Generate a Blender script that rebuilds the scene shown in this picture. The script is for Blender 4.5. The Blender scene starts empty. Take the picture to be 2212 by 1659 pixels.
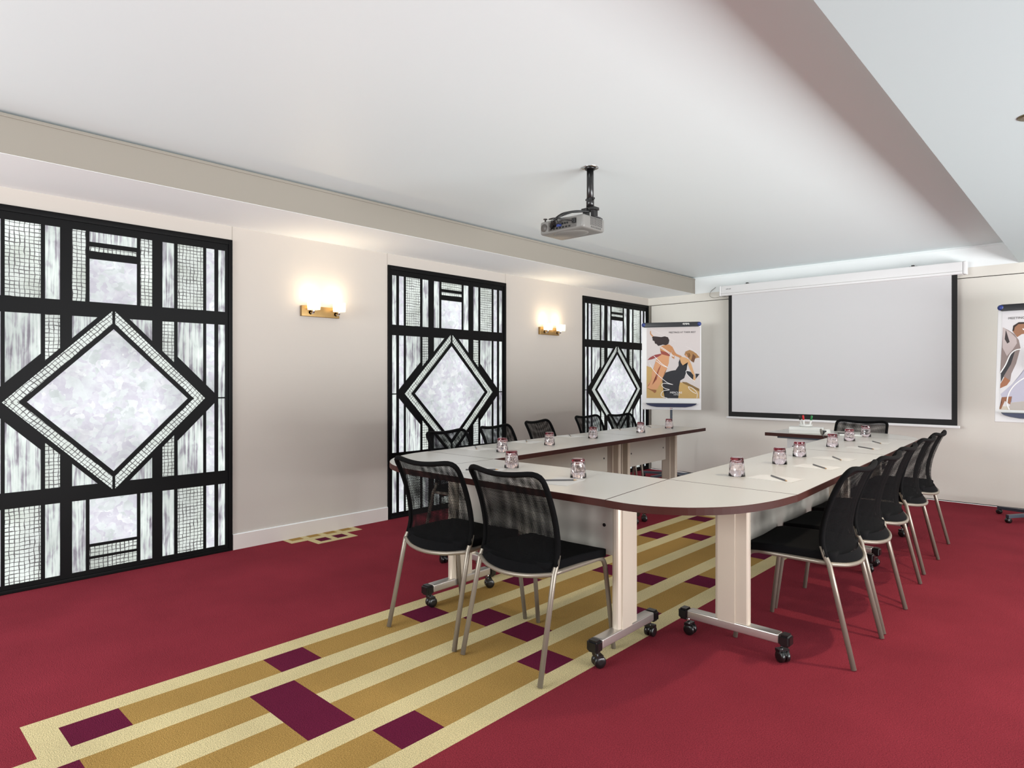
import bpy, bmesh, math, random
from mathutils import Vector, Matrix
from mathutils.geometry import delaunay_2d_cdt
random.seed(7)
R = math.radians
S = bpy.context.scene
COL = S.collection
PI = math.pi

# ------------------------------------------------------------ camera, world, exposure
cam = bpy.data.objects.new('camera', bpy.data.cameras.new('camera'))
COL.objects.link(cam)
cam.location = (0, 0, 1.23)
cam.rotation_euler = (R(90), 0, .7511)
cam.data.sensor_width = 36
cam.data.lens = 36 * 1383.9 / 2212
cam.data.shift_y = (817.6 - 829.5) / 2212
cam.data.clip_start = .05
S.camera = cam
S.view_settings.view_transform = 'Standard'
S.view_settings.look = 'None'
S.view_settings.gamma = 1
S.view_settings.use_curve_mapping = False
S.view_settings.exposure = 0.5
w = bpy.data.worlds.new('world'); S.world = w; w.use_nodes = True
w.node_tree.nodes['Background'].inputs[0].default_value = (1, .985, .96, 1)
w.node_tree.nodes['Background'].inputs[1].default_value = .55
S.cycles.max_bounces = 10
S.cycles.transparent_max_bounces = 12
S.cycles.sample_clamp_indirect = 4

def area(name, loc, rot, sx, sy, power, color=(1, 1, 1), spread=180):
    l = bpy.data.lights.new(name, 'AREA'); l.shape = 'RECTANGLE'; l.size = sx; l.size_y = sy
    l.energy = power; l.color = color; l.spread = R(spread)
    o = bpy.data.objects.new(name, l); COL.objects.link(o); o.location = loc; o.rotation_euler = rot
    return o
# fill lights added to brighten the room, behind the camera and to its right
area('fill_rear', (-3.2, -3.0, 1.75), (R(101), 0, 0), 3.0, 1.2, 90, (.93, .98, 1.0), 130)
area('fill_side', (4.3, 3.3, .25), (R(116), 0, R(90)), 6.4, 1.6, 285, (.96, .985, 1.0), 125)

# ------------------------------------------------------------ room numbers
XW, YB = -4.604, 7.655           # left wall, back wall
ZC, ZS = 2.529, 2.320            # ceiling, soffits
XB, XR = -3.915, -.625           # soffit edges
XE, YE = 3.0, -2.6               # open ends of the room

# ------------------------------------------------------------ materials
def lin(c):
    return tuple((v / 255 / 12.92 if v / 255 <= .04045 else ((v / 255 + .055) / 1.055) ** 2.4) for v in c)
def mat(name, rgb, rough=.5, metal=0., spec=.5, bump=None, var=None, emit=None, es=0., coat=0.):
    m = bpy.data.materials.new(name); m.use_nodes = True
    nt = m.node_tree; b = nt.nodes['Principled BSDF']
    c = lin(rgb)
    b.inputs['Base Color'].default_value = (*c, 1)
    b.inputs['Roughness'].default_value = rough
    b.inputs['Metallic'].default_value = metal
    b.inputs['Specular IOR Level'].default_value = spec
    b.inputs['Coat Weight'].default_value = coat
    if emit:
        b.inputs['Emission Color'].default_value = (*lin(emit), 1); b.inputs['Emission Strength'].default_value = es
    tc = nt.nodes.new('ShaderNodeTexCoord')
    if var:      # (scale, amount)
        n = nt.nodes.new('ShaderNodeTexNoise'); n.inputs['Scale'].default_value = var[0]; n.inputs['Detail'].default_value = 6
        nt.links.new(tc.outputs['Object'], n.inputs['Vector'])
        mx = nt.nodes.new('ShaderNodeMix'); mx.data_type = 'RGBA'
        mx.inputs[6].default_value = (*[v * (1 - var[1]) for v in c], 1)
        mx.inputs[7].default_value = (*[min(1, v * (1 + var[1])) for v in c], 1)
        nt.links.new(n.outputs['Fac'], mx.inputs[0]); nt.links.new(mx.outputs[2], b.inputs['Base Color'])
    if bump:     # (scale, strength, distance)
        n = nt.nodes.new('ShaderNodeTexNoise'); n.inputs['Scale'].default_value = bump[0]; n.inputs['Detail'].default_value = 4
        nt.links.new(tc.outputs['Object'], n.inputs['Vector'])
        bp = nt.nodes.new('ShaderNodeBump'); bp.inputs['Strength'].default_value = bump[1]; bp.inputs['Distance'].default_value = bump[2]
        nt.links.new(n.outputs['Fac'], bp.inputs['Height']); nt.links.new(bp.outputs[0], b.inputs['Normal'])
    return m

def carpet(name, rgb):
    m = mat(name, rgb, 1., spec=.05)
    nt = m.node_tree; b = nt.nodes['Principled BSDF']
    tc = nt.nodes.new('ShaderNodeTexCoord')
    n1 = nt.nodes.new('ShaderNodeTexNoise'); n1.inputs['Scale'].default_value = 260; n1.inputs['Detail'].default_value = 3
    n2 = nt.nodes.new('ShaderNodeTexNoise'); n2.inputs['Scale'].default_value = 2.2; n2.inputs['Detail'].default_value = 5
    nt.links.new(tc.outputs['Object'], n1.inputs['Vector']); nt.links.new(tc.outputs['Object'], n2.inputs['Vector'])
    mr = nt.nodes.new('ShaderNodeMapRange'); mr.inputs[1].default_value = .3; mr.inputs[2].default_value = .7
    mr.inputs[3].default_value = .62; mr.inputs[4].default_value = 1.38
    nt.links.new(n1.outputs['Fac'], mr.inputs[0])
    m2 = nt.nodes.new('ShaderNodeMapRange'); m2.inputs[1].default_value = .3; m2.inputs[2].default_value = .7
    m2.inputs[3].default_value = .9; m2.inputs[4].default_value = 1.1
    nt.links.new(n2.outputs['Fac'], m2.inputs[0])
    mu = nt.nodes.new('ShaderNodeMath'); mu.operation = 'MULTIPLY'
    nt.links.new(mr.outputs[0], mu.inputs[0]); nt.links.new(m2.outputs[0], mu.inputs[1])
    vm = nt.nodes.new('ShaderNodeVectorMath'); vm.operation = 'SCALE'; vm.inputs[0].default_value = lin(rgb)
    nt.links.new(mu.outputs[0], vm.inputs['Scale']); nt.links.new(vm.outputs[0], b.inputs['Base Color'])
    bp = nt.nodes.new('ShaderNodeBump'); bp.inputs['Strength'].default_value = .9; bp.inputs['Distance'].default_value = .004
    nt.links.new(n1.outputs['Fac'], bp.inputs['Height']); nt.links.new(bp.outputs[0], b.inputs['Normal'])
    return m

def stained(name, kind, strength):
    """daylight coming through textured glass; the pattern is the glass's own"""
    m = bpy.data.materials.new(name); m.use_nodes = True
    nt = m.node_tree; b = nt.nodes['Principled BSDF']; L = nt.links.new
    b.inputs['Base Color'].default_value = (.07, .07, .07, 1); b.inputs['Roughness'].default_value = .45; b.inputs['Specular IOR Level'].default_value = .2
    uv = nt.nodes.new('ShaderNodeUVMap'); uv.uv_map = 'UVMap'
    def noise(scale, detail, sx=1, sy=1, dist=0):
        mp = nt.nodes.new('ShaderNodeMapping'); mp.inputs['Scale'].default_value = (sx, sy, 1)
        n = nt.nodes.new('ShaderNodeTexNoise'); n.inputs['Scale'].default_value = scale
        n.inputs['Detail'].default_value = detail; n.inputs['Distortion'].default_value = dist
        L(uv.outputs[0], mp.inputs[0]); L(mp.outputs[0], n.inputs['Vector']); return n
    def ramp(src, stops):
        r = nt.nodes.new('ShaderNodeValToRGB'); e = r.color_ramp.elements
        while len(e) < len(stops): e.new(.5)
        for el, (p, c) in zip(e, stops): el.position = p; el.color = (*lin(c), 1)
        L(src, r.inputs[0]); return r
    def mth(op, a, c=None, v=None):
        x = nt.nodes.new('ShaderNodeMath'); x.operation = op
        L(a, x.inputs[0])
        if c is not None: L(c, x.inputs[1])
        if v is not None: x.inputs[1].default_value = v
        return x.outputs[0]
    big = noise(2.3, 3)
    if kind == 'cloud':
        v = nt.nodes.new('ShaderNodeTexVoronoi'); v.inputs['Scale'].default_value = 26; v.feature = 'F1'
        wv = noise(9, 3)
        va = nt.nodes.new('ShaderNodeVectorMath'); va.operation = 'ADD'
        sc = nt.nodes.new('ShaderNodeVectorMath'); sc.operation = 'SCALE'; sc.inputs['Scale'].default_value = .16
        L(wv.outputs['Color'], sc.inputs[0]); L(uv.outputs[0], va.inputs[0]); L(sc.outputs[0], va.inputs[1]); L(va.outputs[0], v.inputs['Vector'])
        hs = nt.nodes.new('ShaderNodeSeparateColor'); L(v.outputs['Color'], hs.inputs[0])
        fine = noise(14, 6)
        mixv = mth('ADD', mth('MULTIPLY', hs.outputs[0], v=.55), mth('MULTIPLY', fine.outputs['Fac'], v=.5))
        col = ramp(mixv, [(.2, (196, 204, 204)), (.42, (226, 232, 234)), (.62, (206, 203, 216)), (.85, (242, 246, 246))]).outputs[0]
    elif kind == 'streak':
        a = noise(1, 5, 60, 2.5, .6); c = noise(1, 3, 22, 9, .4)
        mixv = mth('ADD', mth('MULTIPLY', a.outputs['Fac'], v=.75), mth('MULTIPLY', c.outputs['Fac'], v=.45))
        col = ramp(mixv, [(.44, (112, 106, 118)), (.54, (176, 174, 182)), (.62, (214, 226, 220)), (.76, (240, 244, 242))]).outputs[0]
    else:
        wob = noise(16, 2)
        va = nt.nodes.new('ShaderNodeVectorMath'); va.operation = 'ADD'
        sc = nt.nodes.new('ShaderNodeVectorMath'); sc.operation = 'SCALE'; sc.inputs['Scale'].default_value = .016
        L(wob.outputs['Color'], sc.inputs[0]); L(uv.outputs[0], va.inputs[0]); L(sc.outputs[0], va.inputs[1])
        sp = nt.nodes.new('ShaderNodeSeparateXYZ'); L(va.outputs[0], sp.inputs[0])
        def lines(o, p, thr, nz):
            s = mth('ABSOLUTE', mth('SINE', mth('MULTIPLY', o, v=PI / p)))
            t = mth('ADD', mth('MULTIPLY', nz, v=thr * 2.6), v=-thr * .52)
            return mth('LESS_THAN', s, t)
        nz = noise(14, 3); nz2 = noise(12, 4, 1, 2)
        ln = mth('MAXIMUM', lines(sp.outputs[0], .0235, .34, nz.outputs['Fac']), lines(sp.outputs[1], .0225, .34, nz2.outputs['Fac']))
        base = ramp(noise(5, 4).outputs['Fac'], [(.35, (205, 214, 204)), (.65, (232, 240, 236))])
        mx = nt.nodes.new('ShaderNodeMix'); mx.data_type = 'RGBA'
        L(ln, mx.inputs[0]); L(base.outputs[0], mx.inputs[6]); mx.inputs[7].default_value = (*lin((62, 60, 62)), 1)
        col = mx.outputs[2]
    mr = nt.nodes.new('ShaderNodeMapRange'); mr.inputs[1].default_value = .34; mr.inputs[2].default_value = .64
    mr.inputs[3].default_value = .68 * strength; mr.inputs[4].default_value = 1.08 * strength
    L(big.outputs['Fac'], mr.inputs[0])
    L(col, b.inputs['Emission Color']); L(mr.outputs[0], b.inputs['Emission Strength'])
    return m

def fabric_mesh(name):
    m = mat(name, (7, 7, 8), .8, spec=.12)
    nt = m.node_tree; L = nt.links.new; b = nt.nodes['Principled BSDF']; out = nt.nodes['Material Output']
    uv = nt.nodes.new('ShaderNodeUVMap'); uv.uv_map = 'UVMap'
    sp = nt.nodes.new('ShaderNodeSeparateXYZ'); L(uv.outputs[0], sp.inputs[0])
    def sn(o, k):
        a = nt.nodes.new('ShaderNodeMath'); a.operation = 'MULTIPLY'; a.inputs[1].default_value = k; L(o, a.inputs[0])
        s = nt.nodes.new('ShaderNodeMath'); s.operation = 'SINE'; L(a.outputs[0], s.inputs[0]); return s.outputs[0]
    p = nt.nodes.new('ShaderNodeMath'); p.operation = 'MULTIPLY'
    L(sn(sp.outputs[0], PI / .0052), p.inputs[0]); L(sn(sp.outputs[1], PI / .0044), p.inputs[1])
    ab = nt.nodes.new('ShaderNodeMath'); ab.operation = 'ABSOLUTE'; L(p.outputs[0], ab.inputs[0])
    g = nt.nodes.new('ShaderNodeMath'); g.operation = 'GREATER_THAN'; g.inputs[1].default_value = .43; L(ab.outputs[0], g.inputs[0])
    tr = nt.nodes.new('ShaderNodeBsdfTransparent'); mx = nt.nodes.new('ShaderNodeMixShader')
    L(g.outputs[0], mx.inputs[0]); L(b.outputs[0], mx.inputs[1]); L(tr.outputs[0], mx.inputs[2]); L(mx.outputs[0], out.inputs[0])
    return m

def glassmat(name, rgb, rough=.0, ior=1.47):
    m = bpy.data.materials.new(name); m.use_nodes = True
    b = m.node_tree.nodes['Principled BSDF']
    b.inputs['Base Color'].default_value = (*lin(rgb), 1); b.inputs['Roughness'].default_value = rough
    b.inputs['IOR'].default_value = ior; b.inputs['Transmission Weight'].default_value = 1
    return m

M = dict(
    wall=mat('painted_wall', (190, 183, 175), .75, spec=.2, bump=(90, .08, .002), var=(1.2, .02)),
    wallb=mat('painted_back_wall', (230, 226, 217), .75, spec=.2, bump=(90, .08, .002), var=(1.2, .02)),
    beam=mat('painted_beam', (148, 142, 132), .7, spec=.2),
    white=mat('white_paint', (246, 250, 250), .6, spec=.3),
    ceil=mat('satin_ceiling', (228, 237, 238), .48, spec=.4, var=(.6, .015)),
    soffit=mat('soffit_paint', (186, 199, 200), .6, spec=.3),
    base=mat('skirting_paint', (212, 204, 198), .45),
    black=mat('window_black', (7, 7, 8), .45, spec=.12),
    gap=mat('shadow_gap', (10, 10, 10), .9),
    burg=carpet('carpet_burgundy', (134, 47, 58)), cream=carpet('carpet_cream', (212, 196, 150)),
    gold=carpet('carpet_gold', (168, 134, 76)), maroon=carpet('carpet_maroon', (100, 30, 56)),
    lam=mat('laminate_white', (206, 203, 196), .28, spec=.45, var=(3, .012)),
    edge=mat('edge_brown', (60, 26, 20), .55, spec=.2, var=(8, .15)),
    alu=mat('painted_aluminium', (206, 194, 178), .38, metal=.25, spec=.5),
    foot=mat('brushed_aluminium', (206, 200, 194), .3, metal=.8),
    plast=mat('black_plastic', (16, 15, 16), .3, spec=.6),
    tube=mat('satin_nickel', (138, 129, 117), .34, metal=.4),
    panel=mat('modesty_panel', (196, 190, 180), .5, metal=.1),
    seat=mat('seat_fabric', (9, 9, 11), .95, spec=.15, bump=(900, .4, .001)),
    sleeve=mat('back_sleeve', (5, 5, 6), .7, spec=.1, bump=(700, .7, .002)),
    net=fabric_mesh('net_fabric'),
    glass=glassmat('pink_glass', (254, 246, 247)), rbase=glassmat('red_glass', (120, 22, 34)),
    paper=mat('paper', (216, 214, 211), .7, spec=.2),
    graphite=mat('grey_pencil', (92, 90, 92), .35, spec=.5),
    lead=mat('pencil_tip', (196, 160, 120), .6),
    scr=mat('screen_fabric', (214, 214, 215), .85, spec=.1), scrb=mat('screen_border', (14, 14, 15), .7),
    case=mat('screen_case', (232, 232, 232), .35, spec=.4),
    brass=mat('aged_brass', (158, 128, 82), .36, metal=.8, var=(22, .18)),
    chrome=mat('chrome', (220, 220, 220), .12, metal=1.),
    shade=mat('lit_crystal', (255, 246, 225), .12, spec=.7, emit=(255, 236, 206), es=.62),
    bulb=mat('lamp_bulb', (255, 255, 255), .3, emit=(255, 232, 196), es=9),
    pgrey=mat('projector_grey', (124, 122, 118), .4), pdark=mat('projector_dark', (58, 56, 54), .6),
    pmid=mat('projector_panel', (84, 80, 76), .5), blue=mat('blue_plastic', (44, 62, 128), .35),
    vgab=mat('vga_blue', (50, 66, 130), .5), navy=mat('navy_tray', (26, 34, 72), .3, spec=.5),
    board=mat('flipchart_board', (232, 232, 232), .35), header=mat('header_black', (38, 40, 44), .35),
    cup=mat('white_cup', (236, 236, 232), .4), red=mat('marker_red', (200, 24, 34), .35), green=mat('marker_green', (20, 120, 60), .35),
    acryl=mat('clear_box', (226, 226, 222), .25, spec=.5), dgrey=mat('socket_face', (140, 138, 130), .5),
    dl=mat('downlight_metal', (150, 140, 110), .25, metal=1.), steel=mat('blue_grey_steel', (60, 68, 80), .4, metal=.2),
)
GL = {k: stained('glass_' + k, k, .76) for k in ('grid', 'streak', 'cloud')}

# ------------------------------------------------------------ mesh helpers
class B:
    def __init__(s): s.bm = bmesh.new(); s.mats = []
    def mi(s, m):
        if m not in s.mats: s.mats.append(m)
        return s.mats.index(m)
    def face(s, pts, m, uvs=None):
        vs = [s.bm.verts.new(p) for p in pts]; f = s.bm.faces.new(vs); f.material_index = s.mi(m)
        if uvs:
            lay = s.bm.loops.layers.uv.get('UVMap') or s.bm.loops.layers.uv.new('UVMap')
            for l, u in zip(f.loops, uvs): l[lay].uv = u
        return f
    def box(s, a, b, m, bev=0, rot=None, piv=None):
        x0, y0, z0 = [min(p, q) for p, q in zip(a, b)]; x1, y1, z1 = [max(p, q) for p, q in zip(a, b)]
        t = bmesh.new(); r = bmesh.ops.create_cube(t, size=1)
        for v in t.verts: v.co = Vector(((x0 + x1) / 2 + v.co.x * (x1 - x0), (y0 + y1) / 2 + v.co.y * (y1 - y0), (z0 + z1) / 2 + v.co.z * (z1 - z0)))
        if bev: bmesh.ops.bevel(t, geom=t.edges[:], offset=bev, segments=3, affect='EDGES', profile=.6)
        if rot is not None:
            P = Vector(piv or ((x0 + x1) / 2, (y0 + y1) / 2, (z0 + z1) / 2))
            for v in t.verts: v.co = P + rot @ (v.co - P)
        s.add(t, m, bool(bev))
    def add(s, t, m, smooth=False, mtx=None):
        i = s.mi(m); t.verts.index_update(); mp = {}
        for v in t.verts: mp[v.index] = s.bm.verts.new(mtx @ v.co if mtx else v.co)
        for f in t.faces:
            try: g = s.bm.faces.new([mp[v.index] for v in f.verts]); g.material_index = i; g.smooth = smooth
            except ValueError: pass
        t.free()
    def prism(s, pts, z0, z1, m, cap=True, side=None):
        n = len(pts); a = [s.bm.verts.new((p[0], p[1], z0)) for p in pts]; b = [s.bm.verts.new((p[0], p[1], z1)) for p in pts]
        ms = s.mi(side or m)
        for i in range(n):
            f = s.bm.faces.new((a[i], a[(i + 1) % n], b[(i + 1) % n], b[i])); f.material_index = ms
        if cap:
            f = s.bm.faces.new(b); f.material_index = s.mi(m)
            f = s.bm.faces.new(a[::-1]); f.material_index = ms
    def lathe(s, prof, m, n=24, c=(0, 0, 0), mtx=None, smooth=True, cap=True):
        rings = []
        T = mtx or Matrix.Identity(4)
        for r, z in prof:
            rings.append([s.bm.verts.new(T @ Vector((c[0] + r * math.cos(2 * PI * i / n), c[1] + r * math.sin(2 * PI * i / n), c[2] + z))) for i in range(n)])
        k = s.mi(m)
        for p, q in zip(rings, rings[1:]):
            for i in range(n):
                f = s.bm.faces.new((p[i], p[(i + 1) % n], q[(i + 1) % n], q[i])); f.material_index = k; f.smooth = smooth
        if cap:
            f = s.bm.faces.new(rings[0][::-1]); f.material_index = k
            f = s.bm.faces.new(rings[-1]); f.material_index = k
    def tube(s, pts, r, m, n=10, smooth=True, closed=False):
        pts = [Vector(p) for p in pts]; k = s.mi(m); rings = []
        up = Vector((0, 0, 1)); N = len(pts); prev = None
        for i, p in enumerate(pts):
            if closed: d = (pts[(i + 1) % N] - pts[i - 1]).normalized()
            else: d = (pts[min(i + 1, N - 1)] - pts[max(i - 1, 0)]).normalized()
            if prev is None:
                a = d.cross(up)
                if a.length < .1: a = d.cross(Vector((1, 0, 0)))
            else: a = prev - d * prev.dot(d)
            a.normalize(); prev = a; b_ = d.cross(a)
            rr = r[i] if isinstance(r, (list, tuple)) else r
            rings.append([s.bm.verts.new(p + (a * math.cos(2 * PI * j / n) + b_ * math.sin(2 * PI * j / n)) * rr) for j in range(n)])
        prs = list(zip(rings, rings[1:])) + ([(rings[-1], rings[0])] if closed else [])
        for p, q in prs:
            for j in range(n):
                f = s.bm.faces.new((p[j], p[(j + 1) % n], q[(j + 1) % n], q[j])); f.material_index = k; f.smooth = smooth
        if not closed:
            f = s.bm.faces.new(rings[0][::-1]); f.material_index = k
            f = s.bm.faces.new(rings[-1]); f.material_index = k
    def build(s, name, parent=None, loc=None, norm=True):
        if norm: bmesh.ops.recalc_face_normals(s.bm, faces=s.bm.faces[:])
        me = bpy.data.meshes.new(name); s.bm.to_mesh(me); s.bm.free()
        for m in s.mats: me.materials.append(m)
        o = bpy.data.objects.new(name, me); COL.objects.link(o)
        if parent: o.parent = parent
        if loc: o.location = loc
        return o

def spline(pts, k=6, closed=False):
    pts = [Vector(p) for p in pts]; out = []; n = len(pts)
    for i in range(n if closed else n - 1):
        p0 = pts[(i - 1) % n] if (closed or i) else pts[0] * 2 - pts[1]
        p1 = pts[i]; p2 = pts[(i + 1) % n]
        p3 = pts[(i + 2) % n] if (closed or i + 2 < n) else pts[-1] * 2 - pts[-2]
        for j in range(k):
            t = j / k
            out.append(.5 * (2 * p1 + (p2 - p0) * t + (2 * p0 - 5 * p1 + 4 * p2 - p3) * t * t + (3 * p1 - p0 - 3 * p2 + p3) * t ** 3))
    if not closed: out.append(pts[-1])
    return out
def empty(name, label, cat, loc=(0, 0, 0), rz=0, group=None):
    o = bpy.data.objects.new(name, None); COL.objects.link(o); o.empty_display_size = .05
    o.location = loc; o.rotation_euler = (0, 0, rz); return tag(o, label, cat, group)
def tag(o, label, cat, group=None):
    o['label'] = label; o['category'] = cat
    if group: o['group'] = group
    return o
def struct(b, name):
    o = b.build(name); o['kind'] = 'structure'; return o
KIDS = {}
def dup(root, loc, rz, label):
    r = root.copy(); COL.objects.link(r); r.location = loc; r.rotation_euler = (0, 0, rz); r['label'] = label
    def rec(src, dst):
        for ch in [o for o in list(src.children)]:
            c = ch.copy(); COL.objects.link(c); c.parent = dst; c.matrix_parent_inverse = ch.matrix_parent_inverse.copy()
            rec(ch, c)
    rec(root, r)
    return r

# ------------------------------------------------------------ carpeted floor (pattern is part of the floor mesh)
U0, PX, CW = -2.809, .2733, .103      # left border, column pitch, cream stripe width
def c0(i): return U0 + PX * (i - 1) + CW      # inner column i: from c0 to c1
def c1(i): return U0 + PX * i
def ry(n): return .5586 + .1862 * n
ER = U0 + 4 * PX + CW
rects = [  # painter's list
    ((U0, .466), (ER, 5.48), 'cream'),
    ((c1(1), .280), (c0(4), 5.665), 'cream'),
]
yEnd = 5.375
for i in (1, 4): rects.append(((c0(i), ry(0)), (c1(i), yEnd), 'gold'))
for i in (2, 3): rects.append(((c0(i), ry(-1)), (c1(i), yEnd + .186), 'gold'))
def cell(i, n, j=None): rects.append(((c0(i), ry(n)), (c1(j or i), ry(n + 1)), 'maroon'))
for i in (1, 4):
    for n in (0, 4, 8, 12.05, 16, 20.35, 24.6 if i == 1 else 24.6): cell(i, n)
for i in (2, 3):
    for n in (-1, 9, 15, 21.3, 25.6): cell(i, n)
cell(2, 3, 3)
rects += [((XW, 2.367), (-4.455, 2.985), 'cream'), ((-4.46, 2.497), (-4.30, 2.842), 'cream')]
for y in (2.408, 2.555, 2.70, 2.842): rects.append(((XW, y), (-4.520, y + .096), 'gold'))
for y in (2.552, 2.696): rects.append(((-4.452, y), (-4.355, y + .094), 'maroon'))
b = B()
def grid_floor(x0, y0, x1, y1, rs):
    xs = sorted({x0, x1} | {v for r in rs for v in (r[0][0], r[1][0])}); ys = sorted({y0, y1} | {v for r in rs for v in (r[0][1], r[1][1])})
    for xa, xb in zip(xs, xs[1:]):
        if xb - xa < 1e-5: continue
        run = None
        cells = []
        for ya, yb in zip(ys, ys[1:]):
            if yb - ya < 1e-5: continue
            k = 'burg'; mx, my = (xa + xb) / 2, (ya + yb) / 2
            for r in rs:
                if r[0][0] < mx < r[1][0] and r[0][1] < my < r[1][1]: k = r[2]
            if cells and cells[-1][2] == k: cells[-1][1] = yb
            else: cells.append([ya, yb, k])
        for ya, yb, k in cells: b.face([(xa, ya, 0), (xb, ya, 0), (xb, yb, 0), (xa, yb, 0)], M[k])
grid_floor(XW, YE, XE, YB, rects)
floor_o = struct(b, 'floor')

# ------------------------------------------------------------ walls, ceiling, soffits
WIN = [(.498, 1.986), (3.340, 4.828), (6.160, 7.640)]
b = B()
ys = [YE] + [v for w_ in WIN for v in w_] + [YB + .1]
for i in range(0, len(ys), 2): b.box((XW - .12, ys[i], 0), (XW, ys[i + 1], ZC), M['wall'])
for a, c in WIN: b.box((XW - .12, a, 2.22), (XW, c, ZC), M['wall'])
struct(b, 'wall_left')
b = B()
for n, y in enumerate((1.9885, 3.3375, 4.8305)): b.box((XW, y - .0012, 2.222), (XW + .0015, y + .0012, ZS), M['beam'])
struct(b, 'trim_1')
b = B()
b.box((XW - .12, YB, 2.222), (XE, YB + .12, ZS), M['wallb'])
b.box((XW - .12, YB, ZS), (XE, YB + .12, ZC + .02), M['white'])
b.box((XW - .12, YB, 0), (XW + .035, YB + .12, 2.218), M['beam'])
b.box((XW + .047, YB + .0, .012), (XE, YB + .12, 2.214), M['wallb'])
b.box((XW - .12, YB + .03, 0), (XE, YB + .119, 2.3), M['gap'])
struct(b, 'wall_back')
b = B(); b.box((XW - .12, YE, ZC), (XE, YB + .12, ZC + .1), M['ceil']); struct(b, 'ceiling')
b = B()
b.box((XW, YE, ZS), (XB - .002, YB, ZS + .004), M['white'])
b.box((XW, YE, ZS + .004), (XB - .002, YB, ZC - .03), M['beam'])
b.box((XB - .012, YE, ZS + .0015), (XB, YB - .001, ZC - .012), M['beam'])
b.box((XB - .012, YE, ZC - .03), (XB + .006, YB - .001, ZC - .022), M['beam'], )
struct(b, 'trim_2')
b = B()
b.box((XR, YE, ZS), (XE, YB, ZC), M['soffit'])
struct(b, 'trim_3')
b = B(); b.box((XB, YB - .006, ZC - .022), (XR, YB, ZC - .014), M['white']); struct(b, 'trim_4')
for n, (a, c) in enumerate(((1.990, 3.336), (4.832, 6.156), (YE, .494))):
    b = B(); b.box((XW, a, 0), (XW + .014, c, .108), M['base']); b.box((XW, a, .108), (XW + .012, c, .113), M['white'])
    o = struct(b, 'baseboard_left')

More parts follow.
